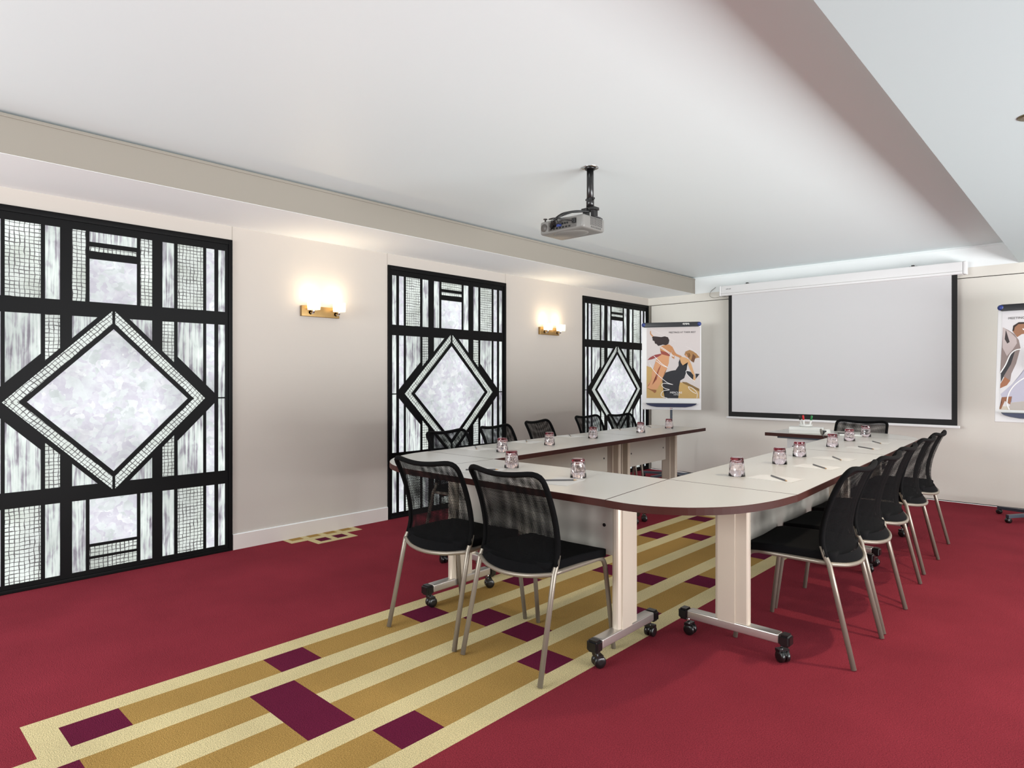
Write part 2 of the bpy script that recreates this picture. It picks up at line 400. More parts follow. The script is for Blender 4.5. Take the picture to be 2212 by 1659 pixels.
# ------------------------------------------------------------ stained-glass panels
def window(n, yc, half):
    sc = half / .744
    root = bpy.data.objects.new('window_%d' % n, None); COL.objects.link(root); root.location = (XW, yc, 0); root['kind'] = 'structure'
    root.empty_display_size = .05
    cols = {'c': (0, .1325), '4': (.151, .223), '5': (.283, .358), '6': (.378, .547), '7': (.565, .6235), '8': (.647, .6965)}
    zt, zm, zb = (1.703, 2.138), (.576, 1.611), (.048, .484)
    ZM = 1.0935; AY, AZ = .560, .570
    panes = []      # (polygon in (y,z), material)
    def rect(a, b_, c, d): return [(a, c), (b_, c), (b_, d), (a, d)]
    def both(a, b_, c, d, m):
        panes.append((rect(a, b_, c, d), m)); panes.append((rect(-b_, -a, c, d), m))
    both(*cols['6'], *zt, 'grid'); both(*cols['5'], *zt, 'streak'); both(*cols['4'], *zt, 'grid' if n == 1 else 'streak')
    both(*cols['7'], *zt, 'cloud'); both(*cols['8'], *zt, 'streak')
    for a, c, m in ((2.074, 2.138, 'streak' if n == 1 else 'grid'), (2.017, 2.046, 'grid'), (1.704, 1.970, 'cloud')): panes.append((rect(-.1325, .1325, a, c), m))
    both(*cols['6'], *zb, 'grid'); both(*cols['5'], *zb, 'streak'); both(*cols['4'], *zb, 'streak'); both(*cols['7'], *zb, 'cloud'); both(*cols['8'], *zb, 'streak')
    for a, c, m in ((.207, .484, 'cloud'), (.130, .190, 'grid'), (.050, .115, 'grid')): panes.append((rect(-.1325, .1325, a, c), m))
    def diag(yy, k): return AZ * (k - yy / AY)       # dz of the diagonal at dy
    H = zm[1] - ZM; Hb = ZM - zm[0]
    for sy in (1, -1):
        for sz, hh in ((1, H), (-1, Hb)):
            def add(pts, m): panes.append(([(sy * p, ZM + sz * q) for p, q in pts], m))
            # centre and column 4 together
            ym = AY * (1.065 - hh / AZ)
            add([(ym, hh), (.223, hh), (.223, diag(.223, 1.065))], 'streak')
            a, c = cols['5']; add([(a, diag(a, 1.065)), (c, diag(c, 1.065)), (c, hh), (a, hh)], 'grid')
            a, c = cols['6']; add([(a, diag(a, 1.172)), (c, diag(c, 1.172)), (c, hh), (a, hh)], 'streak')
            a, c = cols['7']; add([(a, diag(a, 1.172)), (c, diag(c, 1.172)), (c, hh), (a, hh)], 'cloud')
            a, c = cols['8']; add([(a, .005), (c, .005), (c, hh), (a, hh)], 'streak')
    g = .007
    for sy in (1, -1):
        panes.append(([(sy * g, ZM + AZ * (1 - g / AY)), (sy * AY, ZM), (sy * g, ZM - AZ * (1 - g / AY)), (sy * g, ZM - .487 * (1 - g / .482)), (sy * .482, ZM), (sy * g, ZM + .487 * (1 - g / .482))], 'grid'))
    panes.append(([(0, ZM + .449), (.445, ZM), (0, ZM - .449), (-.445, ZM)], 'cloud'))
    panes = [([(y * sc, z) for y, z in p], m) for p, m in panes]
    # panes
    b = B(); off = random.random() * 9
    for p, m in panes:
        pts = [(-.004, y, z) for y, z in p]
        if m == 'grid' and len(p) == 6:        # band: texture runs along the diagonal
            uv = [((y * math.copysign(1, y) * .70 - (z - ZM) * .71) if 1 else 0, (abs(y) * .7 + abs(z - ZM) * .7)) for y, z in p]
            # split into upper and lower strip
            up = [p[0], p[1], p[4], p[5]]; lo = [p[1], p[2], p[3], p[4]]
            for q in (up, lo):
                b.face([(-.004, y, z) for y, z in q], GL[m], [((abs(y) - abs(z - ZM)) * .7 + 3, (abs(y) + abs(z - ZM)) * .7 + off) for y, z in q])
        else:
            b.face(pts, GL[m], [(y + off, z) for y, z in p])
    o = b.build('glass_panes', root, norm=False)
    # lattice: everything between the panes
    Y = half * .7175 / .744
    outer = [(-Y, .022), (Y, .022), (Y, 2.184), (-Y, 2.184)]
    vs = [Vector(p) for p in outer]; es = [(0, 1), (1, 2), (2, 3), (3, 0)]
    for p, m in panes:
        k = len(vs); vs += [Vector(q) for q in p]; es += [(k + i, k + (i + 1) % len(p)) for i in range(len(p))]
    r = delaunay_2d_cdt(vs, es, [], 0, 1e-6)
    V, F = r[0], r[2]
    def inside(q, poly):
        c = False; j = len(poly) - 1
        for i in range(len(poly)):
            if (poly[i][1] > q[1]) != (poly[j][1] > q[1]) and q[0] < (poly[j][0] - poly[i][0]) * (q[1] - poly[i][1]) / (poly[j][1] - poly[i][1]) + poly[i][0]: c = not c
            j = i
        return c
    b = B()
    vv = {}
    def gv(i, x):
        if (i, x) not in vv: vv[(i, x)] = b.bm.verts.new((x, V[i][0], V[i][1]))
        return vv[(i, x)]
    edges = {}
    k = b.mi(M['black'])
    for f in F:
        cx = sum(V[i][0] for i in f) / len(f); cz = sum(V[i][1] for i in f) / len(f)
        if not inside((cx, cz), outer) or any(inside((cx, cz), p) for p, m in panes): continue
        b.bm.faces.new([gv(i, .006) for i in f]).material_index = k
        for i, j in zip(f, list(f[1:]) + [f[0]]):
            key = (min(i, j), max(i, j)); edges[key] = edges.get(key, 0) + 1
    for (i, j), cnt in edges.items():
        if cnt == 1: b.bm.faces.new((gv(i, .006), gv(j, .006), gv(j, -.008), gv(i, -.008))).material_index = k
    b.build('lead_lattice', root)
    # frame
    b = B(); h = half
    b.box((-.03, -h, 0), (.016, -Y, 2.22), M['black'], .002); b.box((-.03, Y, 0), (.016, h, 2.22), M['black'], .002)
    b.box((-.03, -Y, 2.184), (.016, Y, 2.22), M['black'], .002); b.box((-.03, -Y, 0), (.016, Y, .024), M['black'], .002)
    b.box((-.12, -h, 0), (-.06, h, 2.22), M['black'])
    b.build('frame', root)
for n, (a, c) in enumerate(WIN): window(n + 1, (a + c) / 2, (c - a) / 2)

# ------------------------------------------------------------ tables
TZ = .742
def leg_unit(root, cx, cy, ang, length=.52, off=0):
    """T-foot leg: column, foot bar with end caps, two castors; ang = direction of the foot bar"""
    T = Matrix.Translation((cx, cy, 0)) @ Matrix.Rotation(ang, 4, 'Z')
    b = B(); t = bmesh.new()
    # extruded column: rounded edge, raised flat centre, recessed flat side
    half_p = [(-.080, .006), (-.077, .014), (-.069, .0195), (-.060, .021), (-.0595, .027), (.020, .027), (.022, .019), (.072, .019), (.078, .014), (.080, .006)]
    pts = [(y, x) for y, x in half_p] + [(y, -x) for y, x in half_p[::-1]]
    bb = B(); bb.prism(pts, .118, TZ - .03, M['alu']); b.add(bb.bm, M['alu'], False, T)
    b.build('column', root)
    h = length / 2
    b = B(); bb = B()
    bb.box((-h + .035, -.026, .082), (h - .035, .026, .122), M['foot'], .006); b.add(bb.bm, M['foot'], True, T)
    f_o = b.build('foot_bar', root)
    for sgn in (-1, 1):
        b = B()
        t = bmesh.new(); bmesh.ops.create_cube(t, size=1)
        for v in t.verts: v.co = Vector((sgn * (h - .012) + v.co.x * .048, v.co.y * .058, .098 + v.co.z * .052))
        bmesh.ops.bevel(t, geom=t.edges[:], offset=.009, segments=3, affect='EDGES'); b.add(t, M['plast'], False, T)
        b.build('end_cap', f_o)
        b = B(); cxx = sgn * (h - .03)
        aa = random.uniform(-.6, .6)
        W = T @ Matrix.Translation((cxx, 0, 0)) @ Matrix.Rotation(aa, 4, 'Z')
        for s2 in (-1, 1):
            P = W @ Matrix.Translation((.008, s2 * .013, .0265)) @ Matrix.Rotation(R(90), 4, 'X')
            b.lathe([(.008, -.010), (.022, -.010), (.0262, -.006), (.0262, .006), (.022, .010), (.008, .010)], M['plast'], 20, mtx=P)
        b.lathe([(.006, .045), (.006, .09)], M['chrome'], 10, mtx=W)
        t = bmesh.new(); bmesh.ops.create_uvsphere(t, u_segments=14, v_segments=8, radius=1)
        for v in t.verts: v.co = Vector((.006 + v.co.x * .026, v.co.y * .008, .034 + v.co.z * .020))
        b.add(t, M['plast'], True, W)
        t = bmesh.new(); bmesh.ops.create_cube(t, size=1)
        for v in t.verts: v.co = Vector((.004 + v.co.x * .03, v.co.y * .05, .052 + v.co.z * .012))
        b.add(t, M['plast'], False, W)
        b.build('castor', f_o)
def table_top(root, poly, band):
    """poly: outline; band: list of booleans, edges that carry the brown edging"""
    cx = sum(p[0] for p in poly) / len(poly); cy = sum(p[1] for p in poly) / len(poly)
    b = B(); b.prism(poly, TZ - .028, TZ, M['lam'], side=M['edge']); b.build('tabletop', root)
    b = B(); n = len(poly)
    area2 = sum(poly[i][0] * poly[(i + 1) % n][1] - poly[(i + 1) % n][0] * poly[i][1] for i in range(n))
    sg = 1 if area2 > 0 else -1
    out = []
    for i in range(n):
        p0, p1, p2 = Vector(poly[i - 1]), Vector(poly[i]), Vector(poly[(i + 1) % n])
        d1 = (p1 - p0).normalized(); d2 = (p2 - p1).normalized()
        n1 = Vector((d1.y, -d1.x)) * sg; n2 = Vector((d2.y, -d2.x)) * sg
        nn = (n1 + n2).normalized(); k = 1 / max(.5, nn.dot(n1))
        out.append(p1 + nn * .0018 * k)
    k = b.mi(M['edge'])
    for i in range(n):
        j = (i + 1) % n; a, c = out[i], out[j]; pa, pc = Vector(poly[i]), Vector(poly[j])
        q = [(a.x, a.y, TZ - .0295), (c.x, c.y, TZ - .0295), (c.x, c.y, TZ - .002), (a.x, a.y, TZ - .002)]
        b.face(q, M['edge'])
        b.face([q[3], q[2], (pc.x, pc.y, TZ + .0002), (pa.x, pa.y, TZ + .0002)], M['edge'])
        b.face([q[0], q[1], (pc.x, pc.y, TZ - .0295), (pa.x, pa.y, TZ - .0295)], M['edge'])
    b.build('edging', root)
def modesty(root, a, c, z0=.435, z1=.672, m='panel'):
    a = Vector((*a, 0)); c = Vector((*c, 0)); d = (c - a).normalized(); nrm = Vector((-d.y, d.x, 0)) * .009
    b = B(); pts = [a - nrm, c - nrm, c + nrm, a + nrm]
    b.prism([(p.x, p.y) for p in pts], z0, z1, M[m]); o = b.build('modesty_panel', root)
    for e, s in ((a, 1), (c, -1)):
        q = e + d * s * .055; b = B()
        for sd in (1, -1):
            P = Matrix.Translation((q.x + nrm.x * sd, q.y + nrm.y * sd, (z0 + z1) / 2)) @ nrm.to_track_quat('Z', 'Y').to_matrix().to_4x4()
            b.lathe([(.008, -.003), (.008, .003)], M['plast'], 12, mtx=P)
        b.build('screw_cap', o)
def under_frame(root, a, c):
    """rail under the top"""
    a = Vector((*a, TZ - .045)); c = Vector((*c, TZ - .045)); d = (c - a).normalized(); n = Vector((-d.y, d.x, 0)) * .02
    b = B(); b.prism([(p.x, p.y) for p in (a - n, c - n, c + n, a + n)], TZ - .058, TZ - .029, M['steel']); b.build('rail', root)

G = 'white laminate meeting tables'
def il(x0, k, y): return x0 + k * (y - 2.785)
RIN = lambda y: il(-1.565, -.048, y); ROUT = lambda y: il(-.960, -.049, y)
LIN = lambda y: il(-2.730, -.061, y); LOUT = lambda y: il(-3.340, -.058, y)
# near table
t = empty('meeting_table', 'white rectangular table at the near end of the U, two chairs pushed against it', 'table', (-2.1, 2.46, 0), 0, G)
def rel(root, pts): return [(p[0] - root.location.x, p[1] - root.location.y) for p in pts]
def RP(root, x, y): return (x - root.location.x, y - root.location.y)
table_top(t, rel(t, [(-1.487, 2.140), (-1.568, 2.786), (-2.728, 2.756), (-2.728, 2.140)]), None)
leg_unit(t, *RP(t, -1.602, 2.462), R(90 + 1), .50); leg_unit(t, *RP(t, -2.677, 2.44), R(90), .50)
modesty(t, RP(t, -2.64, 2.405), RP(t, -1.612, 2.405), .44, .70); under_frame(t, RP(t, -2.66, 2.53), RP(t, -1.62, 2.53))
# corner pieces
t = empty('corner_table', 'rounded corner top joining the near table to the right hand row', 'table', (-1.3, 2.55, 0), 0, G)
arc = spline([(-1.482, 2.138, 0), (-1.375, 2.134, 0), (-1.262, 2.163, 0), (-1.143, 2.243, 0), (-1.040, 2.383, 0), (-.982, 2.575, 0), (-.960, 2.781, 0)], 5)
table_top(t, rel(t, [(p.x, p.y) for p in arc] + [(-1.563, 2.781)]), None); under_frame(t, RP(t, -1.42, 2.30), RP(t, -1.12, 2.62))
t = empty('corner_table', 'rounded corner top behind the left near chair, by the second window', 'table', (-3.0, 2.45, 0), 0, G)
arc = [(-2.732 + .612 * math.cos(a), 2.756 + .614 * math.sin(a)) for a in [PI + PI / 2 * i / 16 for i in range(17)]]
table_top(t, rel(t, arc + [(-2.732, 2.756)]), None); under_frame(t, RP(t, -2.85, 2.35), RP(t, -3.1, 2.65))
def link_plate(root, x, y, a):
    b = B(); b.box((-.06, -.03, TZ - .036), (.06, .03, TZ - .0285), M['steel'], rot=Matrix.Rotation(a, 3, 'Z'), piv=(0, 0, TZ - .032))
    o = b.build('link_plate', root); o.location = (x - root.location.x, y - root.location.y, 0)
link_plate(t, -2.73, 2.30, 0); link_plate(t, -2.73, 2.66, 0); link_plate(t, -2.95, 2.757, PI / 2)
# right row
def row_table(label, y0, y1, fin, fout, la, lb, pan, pm='panel'):
    cy = (y0 + y1) / 2; t = empty('meeting_table', label, 'table', ((fin(cy) + fout(cy)) / 2, cy, 0), 0, G)
    table_top(t, rel(t, [(fout(y0), y0), (fout(y1), y1), (fin(y1), y1), (fin(y0), y0)]), None)
    for y in (la, lb): leg_unit(t, *RP(t, (fin(y) + fout(y)) / 2, y), R(0), .50)
    px = lambda y: fin(y) + (fout(y) - fin(y)) * pan
    modesty(t, RP(t, px(la), la + .09), RP(t, px(lb), lb - .09), m=pm)
    q = lambda y: fin(y) + (fout(y) - fin(y)) * .3
    under_frame(t, RP(t, q(la), la), RP(t, q(lb), lb)); return t
row_table('white rectangular table nearest the camera in the right hand row', 2.786, 4.612, RIN, ROUT, 2.838, 4.502, .52)
row_table('white rectangular table farther along the right hand row, toward the screen', 4.616, 5.886, RIN, ROUT, 4.690, 5.712, .52)
row_table('white rectangular table nearer the camera in the left row by the windows', 2.760, 4.716, LIN, LOUT, 2.815, 4.640, .5)
row_table('white rectangular table at the far free end of the left row, by the poster stand', 4.720, 5.930, LIN, LOUT, 4.800, 5.735, .5)
# far side
t = empty('meeting_table', 'short white table across the far end in front of the screen', 'table', (-2.0, 6.1, 0), 0, G)
table_top(t, rel(t, [(-2.290, 5.82), (-1.722, 5.82), (-1.722, 6.46), (-2.290, 6.46)]), None)
leg_unit(t, *RP(t, -1.79, 6.14), R(90), .50); modesty(t, RP(t, -2.20, 6.12), RP(t, -1.83, 6.12), .50, .70, 'board')
under_frame(t, RP(t, -2.24, 6.0), RP(t, -1.8, 6.0))
t = empty('corner_table', 'rounded corner top at the far right, in front of the screen', 'table', (-1.45, 6.1, 0), 0, G)
arc = [(-1.718 + .604 * math.cos(a), 5.890 + .57 * math.sin(a)) for a in [PI / 2 * i / 16 for i in range(17)]]
table_top(t, rel(t, arc + [(-1.718, 5.890)]), None); under_frame(t, RP(t, -1.6, 6.3), RP(t, -1.25, 6.0))

# ------------------------------------------------------------ chairs
SIDE = [(.100, .425), (.130, .490), (.132, .560), (.112, .655), (.078, .745), (.052, .800), (.026, .850)]   # (y, z) of the back's edge
def side_at(v):
    f = v * (len(SIDE) - 1); i = min(int(f), len(SIDE) - 2); t = f - i
    pts = [Vector((p[0], p[1])) for p in SIDE]
    p0 = pts[i - 1] if i else pts[0] * 2 - pts[1]; p1, p2 = pts[i], pts[i + 1]; p3 = pts[i + 2] if i + 2 < len(pts) else pts[-1] * 2 - pts[-2]
    return .5 * (2 * p1 + (p2 - p0) * t + (2 * p0 - 5 * p1 + 4 * p2 - p3) * t * t + (3 * p1 - p0 - 3 * p2 + p3) * t ** 3)
def half_w(v): return .213 - .004 * v
def back_pt(u, v, off=0):
    s = side_at(v); bul = .060 - .030 * v
    dip = .022 * (1 - abs(u) ** 1.8) * v ** 3
    corner = .018 * max(0, abs(u) - .86) / .14 * v ** 8
    bot = -.012 * (1 - u * u) * (1 - v) ** 2
    return Vector((u * half_w(v), s.x - bul * (1 - u * u) + off, s.y - dip - corner + bot))
def make_chair(loc, rz, label):
    c = empty('mesh_back_chair', label, 'chair', loc, rz, 'black mesh back chairs around the tables')
    # seat
    b = B(); t = bmesh.new(); bmesh.ops.create_cube(t, size=1)
    bmesh.ops.subdivide_edges(t, edges=t.edges[:], cuts=1, use_grid_fill=True)
    bmesh.ops.bevel(t, geom=[e for e in t.edges if e.is_boundary or e.calc_face_angle(0) > .5], offset=.10, segments=4, affect='EDGES', profile=.5)
    for v in t.verts:
        x, y, z = v.co
        wy = .205 + .022 * (y + .5)
        v.co = Vector((x * 2 * wy, .285 + y * .40, .452 + z * .040 - .012 * max(0, y) ** 2 * 4 + .008 * (abs(x) * 2) ** 3 - .004))
    b.add(t, M['seat'], True); b.build('seat', c)
    # net back: two layers
    b = B(); nu, nv = 20, 24
    lay = None
    for off, k1 in ((-.005, 1.0), (.012, 1.045)):
        for i in range(nu):
            for j in range(nv):
                q = [(-1 + 2 * i / nu, j / nv), (-1 + 2 * (i + 1) / nu, j / nv), (-1 + 2 * (i + 1) / nu, (j + 1) / nv), (-1 + 2 * i / nu, (j + 1) / nv)]
                pts = [back_pt(u, v, off * (1 - u * u)) for u, v in q]
                f = b.face(pts, M['net'], [((u * .22 + 1) * k1, v * .46 * k1) for u, v in q]); f.smooth = True
    bmesh.ops.remove_doubles(b.bm, verts=b.bm.verts[:], dist=1e-5)
    b.build('backrest', c, norm=False)
    # padded sleeve round the edge
    b = B()
    pts = [back_pt(-1, v) for v in [j / 14 for j in range(1, 15)]]
    top = [back_pt(u, 1) for u in [-1 + 2 * i / 22 for i in range(1, 22)]]
    rgt = [back_pt(1, v) for v in [j / 14 for j in range(14, 0, -1)]]
    path = pts + top + rgt
    for _ in range(2): path = [path[0]] + [(path[i - 1] + path[i] * 2 + path[i + 1]) / 4 for i in range(1, len(path) - 1)] + [path[-1]]
    b.tube(path, .0120, M['sleeve'], 10); b.build('back_frame', c)
    # solid fabric pocket at the lower back
    b = B(); nv2 = 6
    for i in range(nu):
        for j in range(nv2):
            vm = lambda u, k: k / nv2 * (.085 + .02 * (1 - u * u))
            q = [(-1 + 2 * i / nu, j), (-1 + 2 * (i + 1) / nu, j), (-1 + 2 * (i + 1) / nu, j + 1), (-1 + 2 * i / nu, j + 1)]
            f = b.face([back_pt(u, vm(u, k), -.009 * (1 - u * u)) for u, k in q], M['seat']); f.smooth = True
    b.build('lower_band', c, norm=False)
    # rear legs run up into the sleeve, front legs bend under the seat
    for sx in (-1, 1):
        b = B(); b.tube([(sx * .226, 0, .003), (sx * .216, .100, .425), (sx * .2135, .118, .458), (sx * .213, .131, .500)], .0112, M['tube'], 12); b.build('leg', c)
    for sx in (-1, 1):
        b = B()
        p = spline([(sx * .208, .10, .428), (sx * .210, .25, .428), (sx * .212, .37, .428)], 3)[:-1] + spline([(sx * .212, .41, .428), (sx * .2135, .445, .418), (sx * .2145, .462, .392), (sx * .216, .470, .350)], 4) + [Vector((sx * .226, .515, .003))]
        b.tube(p, .0108, M['tube'], 12); b.build('leg', c)
    b = B(); b.tube(spline([(-.216, .100, .427), (-.115, .050, .413), (0, .032, .408), (.115, .050, .413), (.216, .100, .427)], 6), .0095, M['tube'], 10); b.build('stretcher', c)
    b = B(); b.tube([(-.21, .40, .428), (.21, .40, .428)], .009, M['tube'], 8); b.build('seat_frame', c)
    return c
ch = make_chair((-1.880, 1.934, 0), 0, 'mesh back chair at the near table, the nearer and right one of two')
dup(ch, (-2.383, 1.915, 0), R(3.5), 'mesh back chair at the near table, the left one of two, nearest the window')
for x, y, r, l in ((-.788, 3.177, 90, 'first mesh back chair of the right hand row, nearest the camera'),
                   (-.796, 3.696, 90, 'second mesh back chair of the right hand row, counted from the camera'),
                   (-.826, 4.240, 91, 'middle one of the five mesh back chairs on the right hand row'),
                   (-.852, 4.920, 90, 'fourth mesh back chair of the right hand row, after the wider gap'),
                   (-.876, 5.457, 90, 'fifth and farthest mesh back chair of the right hand row'),
                   (-3.615, 3.130, -84, 'chair in the left row in front of the second window diamond, nearest the camera'),
                   (-3.70, 3.73, -81, 'second chair of the left row, before the right edge of the second window'),
                   (-3.86, 4.44, -80, 'third chair of the left row, against plain wall'),
                   (-4.00, 5.40, -89, 'fourth chair of the left row, half over plain wall and third window'),
                   (-3.92, 5.885, -94, 'fifth and farthest chair of the left row, before the third window'),
                   (-1.660, 6.49, 180, 'chair behind the far table with its back to the projection screen')):
    dup(ch, (x, y, 0), R(r), l)

# ------------------------------------------------------------ tumblers, paper, pencils
def tumbler_mesh():
    rnd = random.Random(3)
    b = B(); n = 22; H = .093
    zs = [0, .012, .026, .040, .054, .068, .080, .089, H]
    ro = lambda z: .0405 - (.0405 - .0315) * (z / H) - (.004 if z >= H else 0) 
    k = b.mi(M['glass']); rings = []
    for ri, z in enumerate(zs):
        ring = []
        for i in range(n):
            a = 2 * PI * (i + (.5 if ri % 2 else 0)) / n
            j = rnd.uniform(-.0016, .0014) if 0 < ri < len(zs) - 2 else 0
            ring.append(b.bm.verts.new(((ro(z) + j) * math.cos(a), (ro(z) + j) * math.sin(a), z + (rnd.uniform(-.003, .003) if 0 < ri < len(zs) - 2 else 0))))
        rings.append(ring)
    for ri in range(len(rings) - 1):
        p, q = rings[ri], rings[ri + 1]
        for i in range(n):
            if ri % 2 == 0: tr = ((p[i], p[(i + 1) % n], q[i]), (q[i], p[(i + 1) % n], q[(i + 1) % n]))
            else: tr = ((p[i], q[(i + 1) % n], q[i]), (p[i], p[(i + 1) % n], q[(i + 1) % n]))
            for f in tr: b.bm.faces.new(f).material_index = b.mi(M['rbase']) if zs[ri] > .079 else k
    b.bm.faces.new(rings[-1]).material_index = k
    inner = []
    for r, z in ((.0378, .0), (.0345, .03), (.031, .060), (.0275, .0755), (.0, .078)):
        if r == 0: inner.append([b.bm.verts.new((0, 0, z))])
        else: inner.append([b.bm.verts.new((r * math.cos(2 * PI * i / n), r * math.sin(2 * PI * i / n), z)) for i in range(n)])
    for i in range(n): b.bm.faces.new((rings[0][i], rings[0][(i + 1) % n], inner[0][(i + 1) % n], inner[0][i])).material_index = k
    for p, q in zip(inner, inner[1:]):
        for i in range(n):
            f = (p[i], p[(i + 1) % n], q[(i + 1) % n], q[i]) if len(q) > 1 else (p[i], p[(i + 1) % n], q[0])
            ff = b.bm.faces.new(f); ff.material_index = b.mi(M['rbase']) if len(q) == 1 else k; ff.smooth = True
    return b
tb = tumbler_mesh().build('tumbler')
GT = 'upturned pink tumblers on the tables'
tg = [(-2.957, 3.072, 'first tumbler of the left row, in line with the second window'), (-3.012, 3.63, 'second tumbler of the left row, counted from the camera'),
      (-3.09, 4.28, 'third tumbler of the left row, before the gap between the left chairs'), (-3.108, 5.036, 'fourth tumbler of the left row, below the poster stand'),
      (-3.16, 5.64, 'fifth and farthest tumbler of the left row, before the poster stand pole'),
      (-2.397, 2.564, 'tumbler on the near table, the left one above the left near chair'), (-1.921, 2.536, 'tumbler on the near table, beside the paper and pencil on the right'),
      (-1.367, 3.115, 'first and nearest tumbler of the right hand row, standing alone'), (-1.381, 3.721, 'second tumbler of the right hand row, close to the third'),
      (-1.421, 4.159, 'third tumbler of the right hand row'), (-1.452, 4.912, 'fourth tumbler of the right hand row, beside the black plug'),
      (-1.494, 5.479, 'fifth tumbler of the right hand row'), (-1.502, 5.965, 'farthest tumbler on the right, in front of the far chair')]
for i, (x, y, l) in enumerate(tg):
    o = tb if i == 0 else tb.copy()
    if i: COL.objects.link(o)
    o.location = (x, y, TZ + .0004); o.rotation_euler = (0, 0, i * .9); tag(o, 'upturned pink glass ' + l, 'glass', GT)
def pencil(a, c, label, first=None):
    a = Vector((*a, TZ + .0052)); c = Vector((*c, TZ + .0052)); d = (c - a); ang = math.atan2(d.y, d.x)
    mid = (a + c) / 2
    if first is None:
        first = empty('pencil', '', 'pencil')
        b = B(); P = Matrix.Rotation(R(90), 4, 'Y')
        b.lathe([(.0038, -.088), (.0038, .070)], M['graphite'], 6, mtx=P, smooth=False); b.build('shaft', first)
        b = B(); b.lathe([(.0038, .070), (.0008, .087)], M['lead'], 8, mtx=P); b.build('tip', first)
        o = first; o.location = mid; o.rotation_euler = (0, 0, ang)
    else: o = dup(first, mid, ang, '')
    tag(o, label, 'pencil', 'grey pencils on the tables'); return o
PN = [((-1.237, 3.216), (-1.106, 3.084), 'right hand row, nearest the camera'), ((-1.234, 3.804), (-1.093, 3.636), 'right hand row, second from the camera'),
      ((-1.268, 4.271), (-1.147, 4.079), 'right hand row, third from the camera'), ((-1.308, 5.005), (-1.176, 4.886), 'right hand row, fourth from the camera'),
      ((-1.347, 5.516), (-1.233, 5.338), 'right hand row, farthest from the camera'), ((-1.975, 2.315), (-1.855, 2.44), 'near table beside the right tumbler'),
      ((-2.50, 2.31), (-2.37, 2.444), 'near table, seen past the left near chair'), ((-3.308, 3.158), (-3.161, 3.033), 'left row, nearest the camera'),
      ((-3.375, 3.775), (-3.224, 3.618), 'left row, second from the camera'), ((-3.43, 4.395), (-3.268, 4.221), 'left row, third from the camera'),
      ((-3.48, 5.245), (-3.355, 5.088), 'left row, fourth from the camera'), ((-3.45, 5.715), (-3.323, 5.582), 'left row, farthest from the camera')]
p0 = None; s0 = None
for i, (a, c, l) in enumerate(PN):
    o = pencil(a, c, 'grey pencil lying on the ' + l, p0); p0 = p0 or o
    mx, my = (a[0] + c[0]) / 2, (a[1] + c[1]) / 2
    right = i < 5; near = i in (5, 6)
    b = None
    if s0 is None:
        b = B(); b.box((-.105, -.0745, 0), (.105, .0745, .0012), M['paper']); s0 = b.build('note_paper'); q = s0
    else: q = s0.copy(); COL.objects.link(q)
    ox, oy = (.0, .0)
    if near: q.location = (mx + .02, my + .0, TZ + .0003); q.rotation_euler = (0, 0, R(88 + i * 3))
    elif right: q.location = (mx - .02, my + .01, TZ + .0003); q.rotation_euler = (0, 0, R(2 * (i - 2)))
    else: q.location = (mx + .02, my - .01, TZ + .0003); q.rotation_euler = (0, 0, R(-3 + 3 * (i % 3)))
    tag(q, 'white note sheet under the pencil on the ' + l, 'paper', 'note sheets on the tables')

# ------------------------------------------------------------ things on the far table
b = B()
b.box((-.14, -.06, 0), (.14, .06, .058), M['acryl'], .006)
b.box((-.142, -.062, .030), (.142, .062, .034), M['case'])
o = b.build('storage_box', loc=(-1.975, 5.955, TZ + .0004)); o.rotation_euler = (0, 0, R(14)); tag(o, 'white plastic box on the far table, holding up the marker cup', 'box')
b = B(); b.lathe([(.036, 0), (.050, .002), (.056, .022), (.053, .022), (.047, .006), (.02, .004), (.0, .004)], M['cup'], 24)
o = b.build('marker_cup', loc=(-1.985, 5.965, TZ + .0592)); tag(o, 'low round white cup of board markers on the white box', 'cup')
mk = None
for (dx, dy, tx, cap, nm) in ((-.034, .0, -.22, 'plast', 'black'), (-.008, -.012, -.12, 'red', 'red'), (.034, .004, .18, 'green', 'green')):
    t = empty('marker_pen', 'board marker with %s cap standing in the white cup' % nm, 'marker', (-1.985 + dx, 5.965 + dy, TZ + .0645), 0, 'board markers in the cup')
    t.rotation_euler = (0, tx, 0)
    b = B(); b.lathe([(.007, 0), (.0078, .002), (.0078, .055)], M['cup'], 14); b.build('barrel', t)
    b = B(); b.lathe([(.0088, .055), (.0088, .092), (.0062, .096)], M[cap], 14); b.build('cap', t)['label'] = nm + ' cap'
t = empty('socket_adapter', 'white round socket with grey face and black plug beside the box on the far table', 'socket', (-1.755, 5.86, TZ), R(35))
P = Matrix.Translation((0, 0, .030)) @ Matrix.Rotation(R(80), 4, 'Y')
b = B(); b.lathe([(.02, -.06), (.026, -.055), (.028, 0)], M['cup'], 22, mtx=P); b.build('housing', t)
P = Matrix.Translation((-.070, -.01, .030)) @ Matrix.Rotation(R(80), 4, 'Y')
b = B(); b.lathe([(.028, -.002), (.029, .004)], M['dgrey'], 22, mtx=P); b.build('face_disc', t)
b = B(); b.box((-.066, -.026, .012), (-.030, .006, .044), M['plast'], .008); q = b.build('plug', t)
b = B(); b.tube(spline([(-.05, -.02, .022), (-.07, -.055, .010), (-.085, -.10, .006), (-.09, -.145, -.006), (-.085, -.165, -.06), (-.05, -.16, -.16), (.0, -.12, -.24)], 6), .0032, M['plast'], 8); b.build('cable', q)
b = B(); b.box((-.10, -.07, 0), (.10, .07, .012), M['cup'], .003)
o = b.build('notepad', loc=(-1.60, 5.99, TZ + .0004)); o.rotation_euler = (0, 0, R(8)); tag(o, 'white notepad on the far table beside the plug, behind the tumblers', 'notepad')
